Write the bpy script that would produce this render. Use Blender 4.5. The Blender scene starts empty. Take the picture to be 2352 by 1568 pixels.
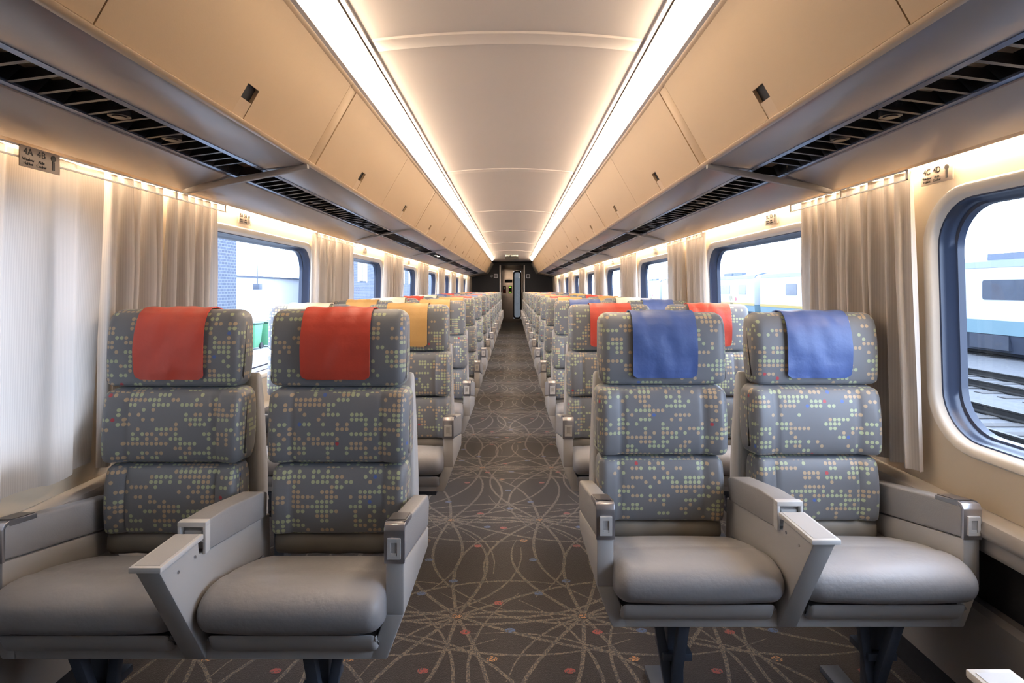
import bpy, bmesh, math, random
from mathutils import Vector, Matrix
random.seed(7)
scene = bpy.context.scene
C = scene.collection
PI = math.pi

# ------------------------------------------------------------------ camera
EYE = 1.22
cam_d = bpy.data.cameras.new('camera')
cam_d.sensor_width = 36.0
cam_d.lens = 1330.0 / 2352.0 * 36.0
cam_d.shift_y = -120.0 / 2352.0
cam_d.shift_x = -2.0 / 2352.0
cam_d.clip_start = 0.02
cam_d.clip_end = 500
cam = bpy.data.objects.new('camera', cam_d)
cam.location = (0.02, 0, EYE)
cam.rotation_euler = (PI / 2, 0, 0)
C.objects.link(cam)
scene.camera = cam

# ------------------------------------------------------------------ world, exposure
w = bpy.data.worlds.new('overcast_sky')
scene.world = w
w.use_nodes = True
bg = w.node_tree.nodes['Background']
bg.inputs['Color'].default_value = (0.63, 0.77, 1.0, 1)
bg.inputs['Strength'].default_value = 7.5
scene.view_settings.view_transform = 'Standard'
scene.view_settings.look = 'None'
scene.view_settings.gamma = 1
scene.view_settings.use_curve_mapping = False
scene.view_settings.exposure = 0.35
scene.cycles.use_denoising = True
scene.cycles.sample_clamp_indirect = 6.0

CEIL_LAMP = 14.0
WALL_LAMP = 75.0
LAMP_COL = (1.0, 0.78, 0.55)
CURTAIN_TOP = 1.572

# ------------------------------------------------------------------ materials
def new_mat(name):
    m = bpy.data.materials.new(name)
    m.use_nodes = True
    nt = m.node_tree
    return m, nt, nt.nodes['Principled BSDF']

def lnk(nt, a, b): nt.links.new(a, b)

def mat(name, col, rough=0.5, metal=0.0, spec=0.5, noise=0.0, nscale=30.0, bump=0.0, bscale=200.0, coat=0.0, stretch=None):
    m, nt, p = new_mat(name)
    p.inputs['Base Color'].default_value = (*col, 1)
    p.inputs['Roughness'].default_value = rough
    p.inputs['Metallic'].default_value = metal
    p.inputs['Specular IOR Level'].default_value = spec
    p.inputs['Coat Weight'].default_value = coat
    tc = nt.nodes.new('ShaderNodeTexCoord')
    if noise:
        src = tc.outputs['Object']
        if stretch:
            mp = nt.nodes.new('ShaderNodeMapping'); mp.inputs['Scale'].default_value = stretch
            lnk(nt, src, mp.inputs['Vector']); src = mp.outputs[0]
        n = nt.nodes.new('ShaderNodeTexNoise'); n.inputs['Scale'].default_value = nscale
        n.inputs['Detail'].default_value = 4
        lnk(nt, src, n.inputs['Vector'])
        mx = nt.nodes.new('ShaderNodeMix'); mx.data_type = 'RGBA'
        mx.inputs[6].default_value = (*[c * (1 - noise) for c in col], 1)
        mx.inputs[7].default_value = (*[min(1, c * (1 + noise)) for c in col], 1)
        lnk(nt, n.outputs['Fac'], mx.inputs[0]); lnk(nt, mx.outputs[2], p.inputs['Base Color'])
    if bump:
        n = nt.nodes.new('ShaderNodeTexNoise'); n.inputs['Scale'].default_value = bscale
        n.inputs['Detail'].default_value = 3
        lnk(nt, tc.outputs['Object'], n.inputs['Vector'])
        b = nt.nodes.new('ShaderNodeBump'); b.inputs['Strength'].default_value = bump
        b.inputs['Distance'].default_value = 0.01
        lnk(nt, n.outputs['Fac'], b.inputs['Height']); lnk(nt, b.outputs[0], p.inputs['Normal'])
    return m

def emit(name, col, st):
    m, nt, p = new_mat(name)
    p.inputs['Base Color'].default_value = (0.8, 0.8, 0.8, 1)
    p.inputs['Emission Color'].default_value = (*col, 1)
    p.inputs['Emission Strength'].default_value = st
    return m

def mth(nt, op, a, b=None, c=None):
    n = nt.nodes.new('ShaderNodeMath'); n.operation = op
    for i, v in enumerate((a, b, c)):
        if v is None: continue
        if isinstance(v, (int, float)): n.inputs[i].default_value = v
        else: lnk(nt, v, n.inputs[i])
    return n.outputs[0]

def mixc(nt, f, a, b):
    mx = nt.nodes.new('ShaderNodeMix'); mx.data_type = 'RGBA'
    if isinstance(f, (int, float)): mx.inputs[0].default_value = f
    else: lnk(nt, f, mx.inputs[0])
    for i, v in ((6, a), (7, b)):
        if isinstance(v, tuple): mx.inputs[i].default_value = (*v, 1)
        else: lnk(nt, v, mx.inputs[i])
    return mx.outputs[2]

def dotted_fabric():
    m, nt, p = new_mat('dotted_fabric')
    uv = nt.nodes.new('ShaderNodeUVMap')
    sep = nt.nodes.new('ShaderNodeSeparateXYZ'); lnk(nt, uv.outputs[0], sep.inputs[0])
    CELL = 0.0137
    u = mth(nt, 'DIVIDE', sep.outputs[0], CELL); v = mth(nt, 'DIVIDE', sep.outputs[1], CELL)
    cu = mth(nt, 'FLOOR', u); cv = mth(nt, 'FLOOR', v)
    du = mth(nt, 'SUBTRACT', mth(nt, 'FRACT', u), 0.5); dv = mth(nt, 'SUBTRACT', mth(nt, 'FRACT', v), 0.5)
    d = mth(nt, 'SQRT', mth(nt, 'ADD', mth(nt, 'MULTIPLY', du, du), mth(nt, 'MULTIPLY', dv, dv)))
    dot = mth(nt, 'SUBTRACT', 1.0, mth(nt, 'SMOOTH_MIN', 1.0, mth(nt, 'MAXIMUM', mth(nt, 'MULTIPLY', mth(nt, 'SUBTRACT', d, 0.36), 14.0), 0.0), 0.02))
    oi = nt.nodes.new('ShaderNodeObjectInfo')
    off = mth(nt, 'FLOOR', mth(nt, 'MULTIPLY', oi.outputs['Random'], 300.0))
    cu2 = mth(nt, 'ADD', cu, off); cv2 = mth(nt, 'ADD', cv, off)
    def wn(a, b, z):
        cb = nt.nodes.new('ShaderNodeCombineXYZ'); lnk(nt, a, cb.inputs[0]); lnk(nt, b, cb.inputs[1]); cb.inputs[2].default_value = z
        n = nt.nodes.new('ShaderNodeTexWhiteNoise'); lnk(nt, cb.outputs[0], n.inputs['Vector']); return n.outputs['Value']
    half = mth(nt, 'FLOOR', mth(nt, 'DIVIDE', mth(nt, 'ADD', cu2, mth(nt, 'MULTIPLY', cv2, 3.0)), 3.0))
    w1 = wn(cu2, cv2, 0.5)
    w2 = wn(half, cv2, 3.7)                      # runs of three dots in a row
    cb = nt.nodes.new('ShaderNodeCombineXYZ')
    lnk(nt, mth(nt, 'MULTIPLY', cu2, 0.27), cb.inputs[0]); lnk(nt, mth(nt, 'MULTIPLY', cv2, 0.27), cb.inputs[1])
    n = nt.nodes.new('ShaderNodeTexNoise'); n.inputs['Scale'].default_value = 1.0; n.inputs['Detail'].default_value = 2
    lnk(nt, cb.outputs[0], n.inputs['Vector'])
    score = mth(nt, 'ADD', mth(nt, 'ADD', mth(nt, 'MULTIPLY', w1, 0.30), mth(nt, 'MULTIPLY', w2, 0.38)), mth(nt, 'MULTIPLY', n.outputs['Fac'], 1.15))
    on = mth(nt, 'GREATER_THAN', score, 0.96)
    w3 = wn(cu2, cv2, 9.1)
    red = mth(nt, 'LESS_THAN', w3, 0.004)
    blue = mth(nt, 'MULTIPLY', mth(nt, 'GREATER_THAN', w3, 0.004), mth(nt, 'LESS_THAN', w3, 0.007))
    any_ = mth(nt, 'MAXIMUM', on, mth(nt, 'MAXIMUM', red, blue))
    mask = mth(nt, 'MULTIPLY', any_, dot)
    wrow = wn(mth(nt, 'FLOOR', mth(nt, 'DIVIDE', cu2, 5.0)), cv2, 2.2)
    peach = mth(nt, 'GREATER_THAN', wrow, 0.55)
    colr = mixc(nt, peach, (0.42, 0.47, 0.28), (0.47, 0.35, 0.22))
    colr = mixc(nt, red, colr, (0.45, 0.05, 0.06)); colr = mixc(nt, blue, colr, (0.07, 0.14, 0.42))
    base = mixc(nt, mask, (0.152, 0.162, 0.180), colr)
    lnk(nt, base, p.inputs['Base Color'])
    p.inputs['Roughness'].default_value = 0.48
    p.inputs['Specular IOR Level'].default_value = 0.6
    p.inputs['Sheen Weight'].default_value = 0.25
    tc = nt.nodes.new('ShaderNodeTexCoord')
    nn = nt.nodes.new('ShaderNodeTexNoise'); nn.inputs['Scale'].default_value = 9; nn.inputs['Detail'].default_value = 2
    lnk(nt, tc.outputs['Object'], nn.inputs['Vector'])
    b = nt.nodes.new('ShaderNodeBump'); b.inputs['Strength'].default_value = 0.25; b.inputs['Distance'].default_value = 0.02
    lnk(nt, nn.outputs['Fac'], b.inputs['Height']); lnk(nt, b.outputs[0], p.inputs['Normal'])
    return m

def curtain_mat():
    m, nt, p = new_mat('curtain_cloth')
    uv = nt.nodes.new('ShaderNodeUVMap')
    sep = nt.nodes.new('ShaderNodeSeparateXYZ'); lnk(nt, uv.outputs[0], sep.inputs[0])
    s = mth(nt, 'SINE', mth(nt, 'MULTIPLY', sep.outputs[0], 2 * PI / 0.0075))
    f = mth(nt, 'MULTIPLY_ADD', s, 0.5, 0.5)
    col = mixc(nt, f, (0.585, 0.53, 0.475), (0.65, 0.595, 0.535))
    nt.nodes.remove(p)
    df = nt.nodes.new('ShaderNodeBsdfDiffuse'); tr = nt.nodes.new('ShaderNodeBsdfTranslucent')
    lnk(nt, col, df.inputs[0]); lnk(nt, col, tr.inputs[0])
    mx = nt.nodes.new('ShaderNodeMixShader'); mx.inputs[0].default_value = 0.27
    lnk(nt, df.outputs[0], mx.inputs[1]); lnk(nt, tr.outputs[0], mx.inputs[2])
    lnk(nt, mx.outputs[0], nt.nodes['Material Output'].inputs[0])
    return m

def glass_mat(name, tint=(0.97, 0.98, 1.0), refl=0.04):
    m, nt, p = new_mat(name)
    nt.nodes.remove(p)
    t = nt.nodes.new('ShaderNodeBsdfTransparent'); t.inputs[0].default_value = (*tint, 1)
    g = nt.nodes.new('ShaderNodeBsdfGlossy'); g.inputs['Roughness'].default_value = 0.02
    mx = nt.nodes.new('ShaderNodeMixShader'); mx.inputs[0].default_value = refl
    lnk(nt, t.outputs[0], mx.inputs[1]); lnk(nt, g.outputs[0], mx.inputs[2])
    lnk(nt, mx.outputs[0], nt.nodes['Material Output'].inputs[0])
    return m

def carpet_mat():
    m, nt, p = new_mat('carpet_pile')
    tc = nt.nodes.new('ShaderNodeTexCoord')
    n = nt.nodes.new('ShaderNodeTexNoise'); n.inputs['Scale'].default_value = 260; n.inputs['Detail'].default_value = 2
    lnk(nt, tc.outputs['Object'], n.inputs['Vector'])
    col = mixc(nt, n.outputs['Fac'], (0.017, 0.014, 0.015), (0.043, 0.036, 0.038))
    lnk(nt, col, p.inputs['Base Color'])
    p.inputs['Roughness'].default_value = 0.8
    p.inputs['Sheen Weight'].default_value = 0.3
    p.inputs['Sheen Roughness'].default_value = 0.4
    b = nt.nodes.new('ShaderNodeBump'); b.inputs['Strength'].default_value = 0.5; b.inputs['Distance'].default_value = 0.004
    lnk(nt, n.outputs['Fac'], b.inputs['Height']); lnk(nt, b.outputs[0], p.inputs['Normal'])
    return m

def yarn_mat(name, c, th=0.57):
    m, nt, p = new_mat(name)
    tc = nt.nodes.new('ShaderNodeTexCoord')
    mp = nt.nodes.new('ShaderNodeMapping'); mp.inputs['Scale'].default_value = (260, 260, 1)
    lnk(nt, tc.outputs['Object'], mp.inputs[0])
    sn = nt.nodes.new('ShaderNodeVectorMath'); sn.operation = 'FLOOR'; lnk(nt, mp.outputs[0], sn.inputs[0])
    wnn = nt.nodes.new('ShaderNodeTexWhiteNoise'); lnk(nt, sn.outputs[0], wnn.inputs['Vector'])
    f = mth(nt, 'GREATER_THAN', wnn.outputs['Value'], th)
    col = mixc(nt, f, (0.035, 0.03, 0.032), c)
    lnk(nt, col, p.inputs['Base Color'])
    p.inputs['Roughness'].default_value = 0.75
    p.inputs['Sheen Weight'].default_value = 0.5
    return m

def brick_mat(name, a, b, mortar, scale):
    m, nt, p = new_mat(name)
    tc = nt.nodes.new('ShaderNodeTexCoord')
    mp = nt.nodes.new('ShaderNodeMapping'); mp.inputs['Rotation'].default_value = (PI / 2, 0, PI / 2)
    sp = nt.nodes.new('ShaderNodeSeparateXYZ'); cb = nt.nodes.new('ShaderNodeCombineXYZ')
    lnk(nt, tc.outputs['Object'], sp.inputs[0])
    lnk(nt, mth(nt, 'ADD', sp.outputs[0], sp.outputs[1]), cb.inputs[0]); lnk(nt, sp.outputs[2], cb.inputs[1])
    t = nt.nodes.new('ShaderNodeTexBrick'); lnk(nt, cb.outputs[0], t.inputs['Vector'])
    t.inputs['Color1'].default_value = (*a, 1); t.inputs['Color2'].default_value = (*b, 1); t.inputs['Mortar'].default_value = (*mortar, 1)
    t.inputs['Scale'].default_value = scale
    t.inputs['Mortar Size'].default_value = 0.03
    lnk(nt, t.outputs['Color'], p.inputs['Base Color']); p.inputs['Roughness'].default_value = 0.9
    return m

M = {}
M['fabric'] = dotted_fabric()
M['curtain'] = curtain_mat()
M['seat_leather'] = mat('seat_vinyl', (0.345, 0.335, 0.335), 0.42, noise=0.05, nscale=6, bump=0.12, bscale=60)
M['skirt'] = mat('backrest_skirt_vinyl', (0.20, 0.18, 0.15), 0.5, noise=0.05, nscale=8)
M['pad'] = mat('armrest_pad_vinyl', (0.33, 0.32, 0.315), 0.5, noise=0.04, nscale=20, bump=0.1, bscale=300)
M['shell'] = mat('seat_shell_plastic', (0.49, 0.475, 0.46), 0.45, noise=0.03, nscale=10, bump=0.04, bscale=500)
M['white_plastic'] = mat('pale_plastic', (0.66, 0.64, 0.61), 0.35, noise=0.02, nscale=10)
M['chrome'] = mat('brushed_metal', (0.50, 0.49, 0.51), 0.30, metal=0.8, noise=0.05, nscale=60, stretch=(1, 20, 1))
M['dark_strip'] = mat('brushed_dark_metal', (0.24, 0.22, 0.21), 0.35, metal=0.8, noise=0.1, nscale=80, stretch=(1, 20, 1))
M['leg'] = mat('dark_blue_grey_metal', (0.10, 0.12, 0.16), 0.45, metal=0.3)
M['black'] = mat('black_plastic', (0.012, 0.012, 0.014), 0.45)
M['red'] = mat('red_leather', (0.57, 0.070, 0.042), 0.42, noise=0.12, nscale=12, bump=0.15, bscale=40)
M['blue'] = mat('blue_leather', (0.075, 0.13, 0.34), 0.42, noise=0.12, nscale=12, bump=0.15, bscale=40)
M['gold'] = mat('gold_leather', (0.62, 0.36, 0.12), 0.42, noise=0.10, nscale=12, bump=0.12, bscale=40)
M['cream'] = mat('cream_leather', (0.74, 0.60, 0.42), 0.42, noise=0.08, nscale=12, bump=0.12, bscale=40)
M['wall'] = mat('wall_panel_laminate', (0.64, 0.53, 0.39), 0.5, noise=0.03, nscale=3)
M['wall_rim'] = mat('window_rim_plastic', (0.70, 0.64, 0.56), 0.4, noise=0.02, nscale=3)
M['gasket'] = mat('window_gasket', (0.035, 0.048, 0.085), 0.3, noise=0.1, nscale=2)
M['ledge'] = mat('wall_ledge_plastic', (0.33, 0.30, 0.27), 0.45, noise=0.03, nscale=3)
M['dark_wall'] = mat('dark_wall_carpet', (0.022, 0.022, 0.026), 0.9, noise=0.3, nscale=80)
M['jamb'] = mat('door_jamb_metal', (0.72, 0.68, 0.68), 0.3, metal=0.5)
M['end_wall'] = mat('charcoal_laminate', (0.011, 0.013, 0.019), 0.55, noise=0.1, nscale=4)
M['ceiling'] = mat('ceiling_panel', (0.595, 0.545, 0.525), 0.42, noise=0.02, nscale=2)
M['ceiling_rib'] = mat('ceiling_rib_plastic', (0.66, 0.60, 0.57), 0.4, noise=0.02, nscale=2)
M['bin_door'] = mat('bin_door_laminate', (0.575, 0.42, 0.265), 0.45, noise=0.03, nscale=3, bump=0.03, bscale=300)
M['bin_under'] = mat('bin_underside_satin', (0.33, 0.30, 0.29), 0.33, metal=0.15, noise=0.06, nscale=5, bump=0.05, bscale=4)
M['cheek'] = mat('bin_cheek_laminate', (0.36, 0.32, 0.27), 0.5)
M['bin_edge'] = mat('bin_edge_trim', (0.60, 0.45, 0.30), 0.3, noise=0.03, nscale=3)
M['channel'] = mat('vent_channel_black', (0.006, 0.006, 0.008), 0.6)
M['slat'] = mat('vent_slat', (0.018, 0.018, 0.022), 0.4)
M['chan_edge'] = mat('vent_edge_metal', (0.20, 0.24, 0.33), 0.25, metal=0.6)
M['lamp'] = emit('ceiling_lamp_diffuser', LAMP_COL, CEIL_LAMP)
M['wall_lamp'] = emit('wall_lamp_diffuser', LAMP_COL, WALL_LAMP)
M['ceiling_glow_emitter'] = emit('ceiling_glow_emitter', LAMP_COL, 34.0)
M['lamp_trim'] = mat('lamp_trim_metal', (0.62, 0.58, 0.58), 0.35, metal=0.2)
M['dark_gap'] = mat('dark_slot', (0.02, 0.015, 0.012), 0.6)
M['glass'] = glass_mat('window_glass')
M['clear'] = glass_mat('clear_acrylic', (0.96, 0.95, 0.93), 0.03)
M['clear_edge'] = mat('acrylic_edge', (0.92, 0.86, 0.76), 0.3)
M['carpet'] = carpet_mat()
M['yarn'] = yarn_mat('gold_yarn', (0.175, 0.138, 0.092))
M['yarn_red'] = yarn_mat('red_yarn', (0.33, 0.04, 0.03), 0.25)
M['yarn_blue'] = yarn_mat('blue_yarn', (0.05, 0.11, 0.28), 0.25)
M['yarn_orange'] = yarn_mat('orange_yarn', (0.55, 0.24, 0.07))
M['plaque'] = mat('plaque_plastic', (0.46, 0.37, 0.29), 0.4)
M['print'] = mat('black_print', (0.012, 0.01, 0.01), 0.5)
M['steel'] = mat('stainless_steel', (0.50, 0.44, 0.40), 0.16, metal=1.0, bump=0.5, bscale=2.2)
M['sign_white'] = mat('sign_white', (0.65, 0.66, 0.72), 0.4)
M['green'] = emit('green_led', (0.35, 1.0, 0.05), 3.0)
M['exit_lit'] = emit('lit_letters', (1.0, 0.93, 0.62), 1.6)
M['exit_box'] = mat('exit_sign_box', (0.03, 0.026, 0.022), 0.6)
M['reading'] = emit('reading_lamp', (1.0, 0.85, 0.6), 6.0)
M['door_glass'] = glass_mat('tinted_door_glass', (0.085, 0.080, 0.072), 0.06)
M['gravel'] = mat('ballast_gravel', (0.075, 0.078, 0.085), 0.9, noise=0.45, nscale=9, bump=0.5, bscale=12)
M['platform'] = mat('pale_concrete', (0.30, 0.31, 0.32), 0.9, noise=0.1, nscale=2)
M['rail'] = mat('rail_steel', (0.02, 0.019, 0.018), 0.4, metal=0.5)
M['sleeper'] = mat('sleeper_wood', (0.05, 0.048, 0.048), 0.9, noise=0.3, nscale=5)
M['coach_white'] = mat('coach_white_paint', (0.40, 0.42, 0.44), 0.4)
M['coach_roof'] = mat('coach_roof_metal', (0.10, 0.125, 0.17), 0.5, noise=0.1, nscale=1)
M['coach_teal'] = mat('coach_teal_paint', (0.13, 0.21, 0.24), 0.4, noise=0.08, nscale=1)
M['coach_yellow'] = mat('coach_yellow_stripe', (0.33, 0.23, 0.04), 0.4)
M['coach_dark'] = mat('coach_underframe', (0.02, 0.026, 0.042), 0.6, noise=0.3, nscale=4)
M['coach_glass'] = mat('coach_window_glass', (0.06, 0.07, 0.09), 0.2, noise=0.3, nscale=2)
M['coach_logo'] = mat('coach_red_logo', (0.5, 0.06, 0.06), 0.4)
M['brick'] = brick_mat('blue_grey_brick', (0.065, 0.078, 0.115), (0.09, 0.105, 0.145), (0.17, 0.185, 0.22), 2.2)
M['shed_wall'] = mat('pale_shed_wall', (0.75, 0.75, 0.75), 0.8, noise=0.04, nscale=1)
M['gutter'] = mat('grey_gutter', (0.10, 0.115, 0.15), 0.6)
M['bin_green'] = mat('green_bin_plastic', (0.10, 0.30, 0.16), 0.5)
M['bin_lid'] = mat('dark_green_bin_plastic', (0.03, 0.10, 0.07), 0.5)

# ------------------------------------------------------------------ mesh helpers
class B:
    def __init__(self, s=1):
        self.bm = bmesh.new(); self.s = s; self.mi = 0; self.mats = []
    def use(self, m):
        if m not in self.mats: self.mats.append(m)
        self.mi = self.mats.index(m); return self
    def face(self, vs):
        try:
            f = self.bm.faces.new(vs); f.material_index = self.mi; return f
        except ValueError: return None
    def v(self, x, y, z): return self.bm.verts.new((x, y, z))
    def box(self, x0, x1, y0, y1, z0, z1):
        vs = [self.v(x, y, z) for x in (x0, x1) for y in (y0, y1) for z in (z0, z1)]
        for q in ((0,1,3,2),(4,6,7,5),(0,4,5,1),(2,3,7,6),(0,2,6,4),(1,5,7,3)): self.face([vs[i] for i in q])
        return self
    def prism_x(self, poly, x0, x1, x0b=None, x1b=None):
        """poly of (y,z) points, pushed out along x"""
        a = [self.v(x0, y, z) for y, z in poly]; b = [self.v(x1, y, z) for y, z in poly]
        return self._caps(a, b)
    def prism_y(self, poly, y0, y1):
        a = [self.v(x, y0, z) for x, z in poly]; b = [self.v(x, y1, z) for x, z in poly]
        return self._caps(a, b)
    def prism_z(self, poly, z0, z1):
        a = [self.v(x, y, z0) for x, y in poly]; b = [self.v(x, y, z1) for x, y in poly]
        return self._caps(a, b)
    def _caps(self, a, b):
        n = len(a); self.face(a); self.face(b[::-1])
        for i in range(n): self.face([a[i], b[i], b[(i+1) % n], a[(i+1) % n]])
        return self
    def hexa(self, pts):
        a = [self.v(*p) for p in pts[:4]]; b = [self.v(*p) for p in pts[4:]]
        return self._caps(a, b)
    def tube(self, pts, r, n=8, cap=True):
        rings = []
        pts = [Vector(p) for p in pts]
        for i, p in enumerate(pts):
            t = (pts[min(i+1, len(pts)-1)] - pts[max(i-1, 0)]).normalized()
            a = t.orthogonal().normalized() if i == 0 else (a - t * a.dot(t)).normalized()
            c = t.cross(a)
            rings.append([self.bm.verts.new(p + r * (math.cos(2*PI*k/n) * a + math.sin(2*PI*k/n) * c)) for k in range(n)])
        for q, w_ in zip(rings, rings[1:]):
            for k in range(n): self.face([q[k], q[(k+1) % n], w_[(k+1) % n], w_[k]])
        if cap: self.face(rings[0][::-1]); self.face(rings[-1])
        return self
    def pillow(self, prof, x0, x1, r, nx=18, fn=None):
        """closed (y,z) outline pushed along x with rounded ends of radius r; fn shifts a point"""
        n = len(prof)
        nr = []
        area = sum(prof[i][0]*prof[(i+1) % n][1] - prof[(i+1) % n][0]*prof[i][1] for i in range(n))
        sg = 1 if area > 0 else -1
        for i in range(n):
            ax, az = prof[i-1]; bx, bz = prof[(i+1) % n]
            t = Vector((bx-ax, bz-az)); t.normalize()
            nr.append(Vector((t.y, -t.x)) * sg)       # outward
        st = []
        for k in range(6):
            a = k / 6 * PI / 2
            st.append((x0 + r * (1 - math.sin(a)) if False else x0 + r * (1 - math.cos(a)), r * (1 - math.sin(a))))
        for k in range(nx + 1): st.append((x0 + r + (x1 - x0 - 2*r) * k / nx, 0.0))
        for k in range(5, -1, -1):
            a = k / 6 * PI / 2
            st.append((x1 - r * (1 - math.cos(a)), r * (1 - math.sin(a))))
        rings = []
        for x, o in st:
            ring = []
            for (y, z), m_ in zip(prof, nr):
                q = (x, y - m_.x * o, z - m_.y * o)
                if fn: q = fn(*q)
                ring.append(self.v(*q))
            rings.append(ring)
        for a, b in zip(rings, rings[1:]):
            for i in range(n): self.face([a[i], b[i], b[(i+1) % n], a[(i+1) % n]])
        self.face(rings[0]); self.face(rings[-1][::-1])
        return self
    def disc(self, c, r, n=16, axis='y', t=0.002):
        ps = [(r*math.cos(2*PI*k/n), r*math.sin(2*PI*k/n)) for k in range(n)]
        if axis == 'y': return self.prism_y([(c[0]+a, c[2]+b) for a, b in ps], c[1]-t, c[1]+t)
        if axis == 'x': return self.prism_x([(c[1]+a, c[2]+b) for a, b in ps], c[0]-t, c[0]+t)
        return self.prism_z([(c[0]+a, c[1]+b) for a, b in ps], c[2]-t, c[2]+t)
    def mesh(self, name, bevel=0.0, seg=2, ang=35, fabric_uv=False, smooth=True, recalc=True):
        bm = self.bm
        bmesh.ops.remove_doubles(bm, verts=bm.verts, dist=1e-6)
        if recalc: bmesh.ops.recalc_face_normals(bm, faces=bm.faces)
        if bevel:
            es = [e for e in bm.edges if len(e.link_faces) == 2 and e.calc_face_angle(0) > math.radians(28)]
            bmesh.ops.bevel(bm, geom=es, offset=bevel, segments=seg, profile=0.5, affect='EDGES', clamp_overlap=True)
        if fabric_uv:
            uvl = bm.loops.layers.uv.new('UVMap')
            xs = [v.co.x for v in bm.verts]; ys = [v.co.y for v in bm.verts]
            cx = (min(xs)+max(xs))/2; yf = min(ys)
            for f in bm.faces:
                n = f.normal
                for lp in f.loops:
                    x, y, z = lp.vert.co
                    if abs(n.x) > max(abs(n.y), abs(n.z)): q = (x + (1 if x > cx else -1)*(y-yf), z)
                    elif abs(n.z) > abs(n.y): q = (x, z + (y-yf))
                    else: q = (x, z)
                    lp[uvl].uv = q
        if self.s < 0:
            for v in bm.verts: v.co.x *= -1
            bmesh.ops.reverse_faces(bm, faces=bm.faces)
        me = bpy.data.meshes.new(name)
        bm.to_mesh(me); bm.free()
        for m in (self.mats or [None]):
            if m: me.materials.append(M[m] if isinstance(m, str) else m)
        if smooth:
            me.shade_smooth(); me.set_sharp_from_angle(angle=math.radians(ang))
        return me

def link(name, me, parent=None, loc=(0,0,0), label=None):
    o = bpy.data.objects.new(name, me); C.objects.link(o)
    o.location = loc
    if parent: o.parent = parent
    if label: o['label'] = label
    return o
def thing(name, label, cat, loc=(0,0,0), group=None):
    o = bpy.data.objects.new(name, None); C.objects.link(o); o.location = loc
    o.empty_display_size = 0.1
    o['label'] = label; o['category'] = cat
    if group: o['group'] = group
    return o
def tag(o, label, cat, group=None):
    o['label'] = label; o['category'] = cat
    if group: o['group'] = group
    return o
def struct(o, label=None):
    o['kind'] = 'structure'
    if label: o['label'] = label
    return o
def dup_tree(o, parent=None):
    c = o.copy(); C.objects.link(c)
    if parent: c.parent = parent
    for ch in list(o.children): dup_tree(ch, c)
    return c

def smooth_loop(pts, it=2):
    for _ in range(it):
        q = []
        n = len(pts)
        for i in range(n):
            a, b = Vector(pts[i]), Vector(pts[(i+1) % n])
            q += [tuple(a*0.75+b*0.25), tuple(a*0.25+b*0.75)]
        pts = q
    return pts
def rrect(cx, cy, hx, hy, r, n=6):
    out = []
    for sx, sy, a0 in ((1,1,0),(-1,1,90),(-1,-1,180),(1,-1,270)):
        for k in range(n+1):
            a = math.radians(a0 + 90*k/n)
            out.append((cx + sx*(hx-r) + r*math.cos(a), cy + sy*(hy-r) + r*math.sin(a)))
    return out
def text_mesh(s, size, name='lettering', mat_='print', depth=0.0005, align='CENTER'):
    cu = bpy.data.curves.new('txt', 'FONT'); cu.body = s; cu.size = size; cu.extrude = depth
    cu.align_x = align; cu.align_y = 'CENTER'; cu.resolution_u = 3
    ob = bpy.data.objects.new('txt', cu); C.objects.link(ob)
    dg = bpy.context.evaluated_depsgraph_get(); dg.update()
    me = bpy.data.meshes.new_from_object(ob.evaluated_get(dg))
    bpy.data.objects.remove(ob); bpy.data.curves.remove(cu)
    me.name = name; me.materials.clear(); me.materials.append(M[mat_])
    return me

# ------------------------------------------------------------------ setting: constants
Y0, YE, YV = -1.9, 17.9, 21.3        # rear wall, end wall, far vestibule door
WX = 1.255                           # inner face of the side wall at window height
JAMB = [1.70 + 1.985*k for k in range(8)]
WLEN, WZ0, WZ1 = 1.33, 0.80, 1.47
SEAM = [-0.13 + 2.28*k for k in range(8)]   # luggage bin unit boundaries
def wall_x(z): return WX + 0.028 * (1.47 - z)

# floor with carpet pattern
b = B(); b.use('carpet').box(-1.36, 1.36, Y0, YV+0.3, -0.06, 0.0)
def ribbon(b, pts, wd, z):
    L = []
    for i, p in enumerate(pts):
        t = Vector(pts[min(i+1, len(pts)-1)]) - Vector(pts[max(i-1, 0)]); t.normalize()
        nrm = Vector((-t.y, t.x)) * wd / 2 * (1 - 0.75*(i/14)**3)
        L.append((b.v(p[0]+nrm.x, p[1]+nrm.y, z), b.v(p[0]-nrm.x, p[1]-nrm.y, z)))
    for q, w_ in zip(L, L[1:]): b.face([q[0], q[1], w_[1], w_[0]])
rnd = random.Random(3)
arcs = []
for k in range(11):                    # one star: arcs that leave it and bend the same way
    a = 2*PI*k/11 + rnd.uniform(-.12, .12)
    arcs.append((a, rnd.uniform(.6, 1.15), rnd.choice((1, 1, -1)) * rnd.uniform(.25, .6)))
zc = 0.0006
def star(cx, cy, flip):
    global zc
    b.use('yarn')
    for a, ln, bend in arcs:
        a = a*flip; be = bend*flip
        pts = []
        for i in range(15):
            t = i/14; r = 0.02 + ln*t
            ang = a + be*t*t*1.3
            pts.append((cx + r*math.cos(ang), cy + r*math.sin(ang)))
        pts = [p for p in pts if abs(p[0]) < 1.24 and p[1] < 17.1 and p[1] > -1.8]
        if len(pts) > 2:
            zc += 2e-7; ribbon(b, pts, 0.014, zc)
    b.use('yarn_orange'); zc2 = 0.0013
    vs = [b.v(cx+.019*math.cos(2*PI*i/10), cy+.015*math.sin(2*PI*i/10), zc2) for i in range(10)]; b.face(vs)
def spot(cx, cy, m):
    b.use(m); vs = [b.v(cx+.019*math.cos(2*PI*i/10), cy+.014*math.sin(2*PI*i/10), 0.0014) for i in range(10)]; b.face(vs)
PX = 0.47
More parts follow.
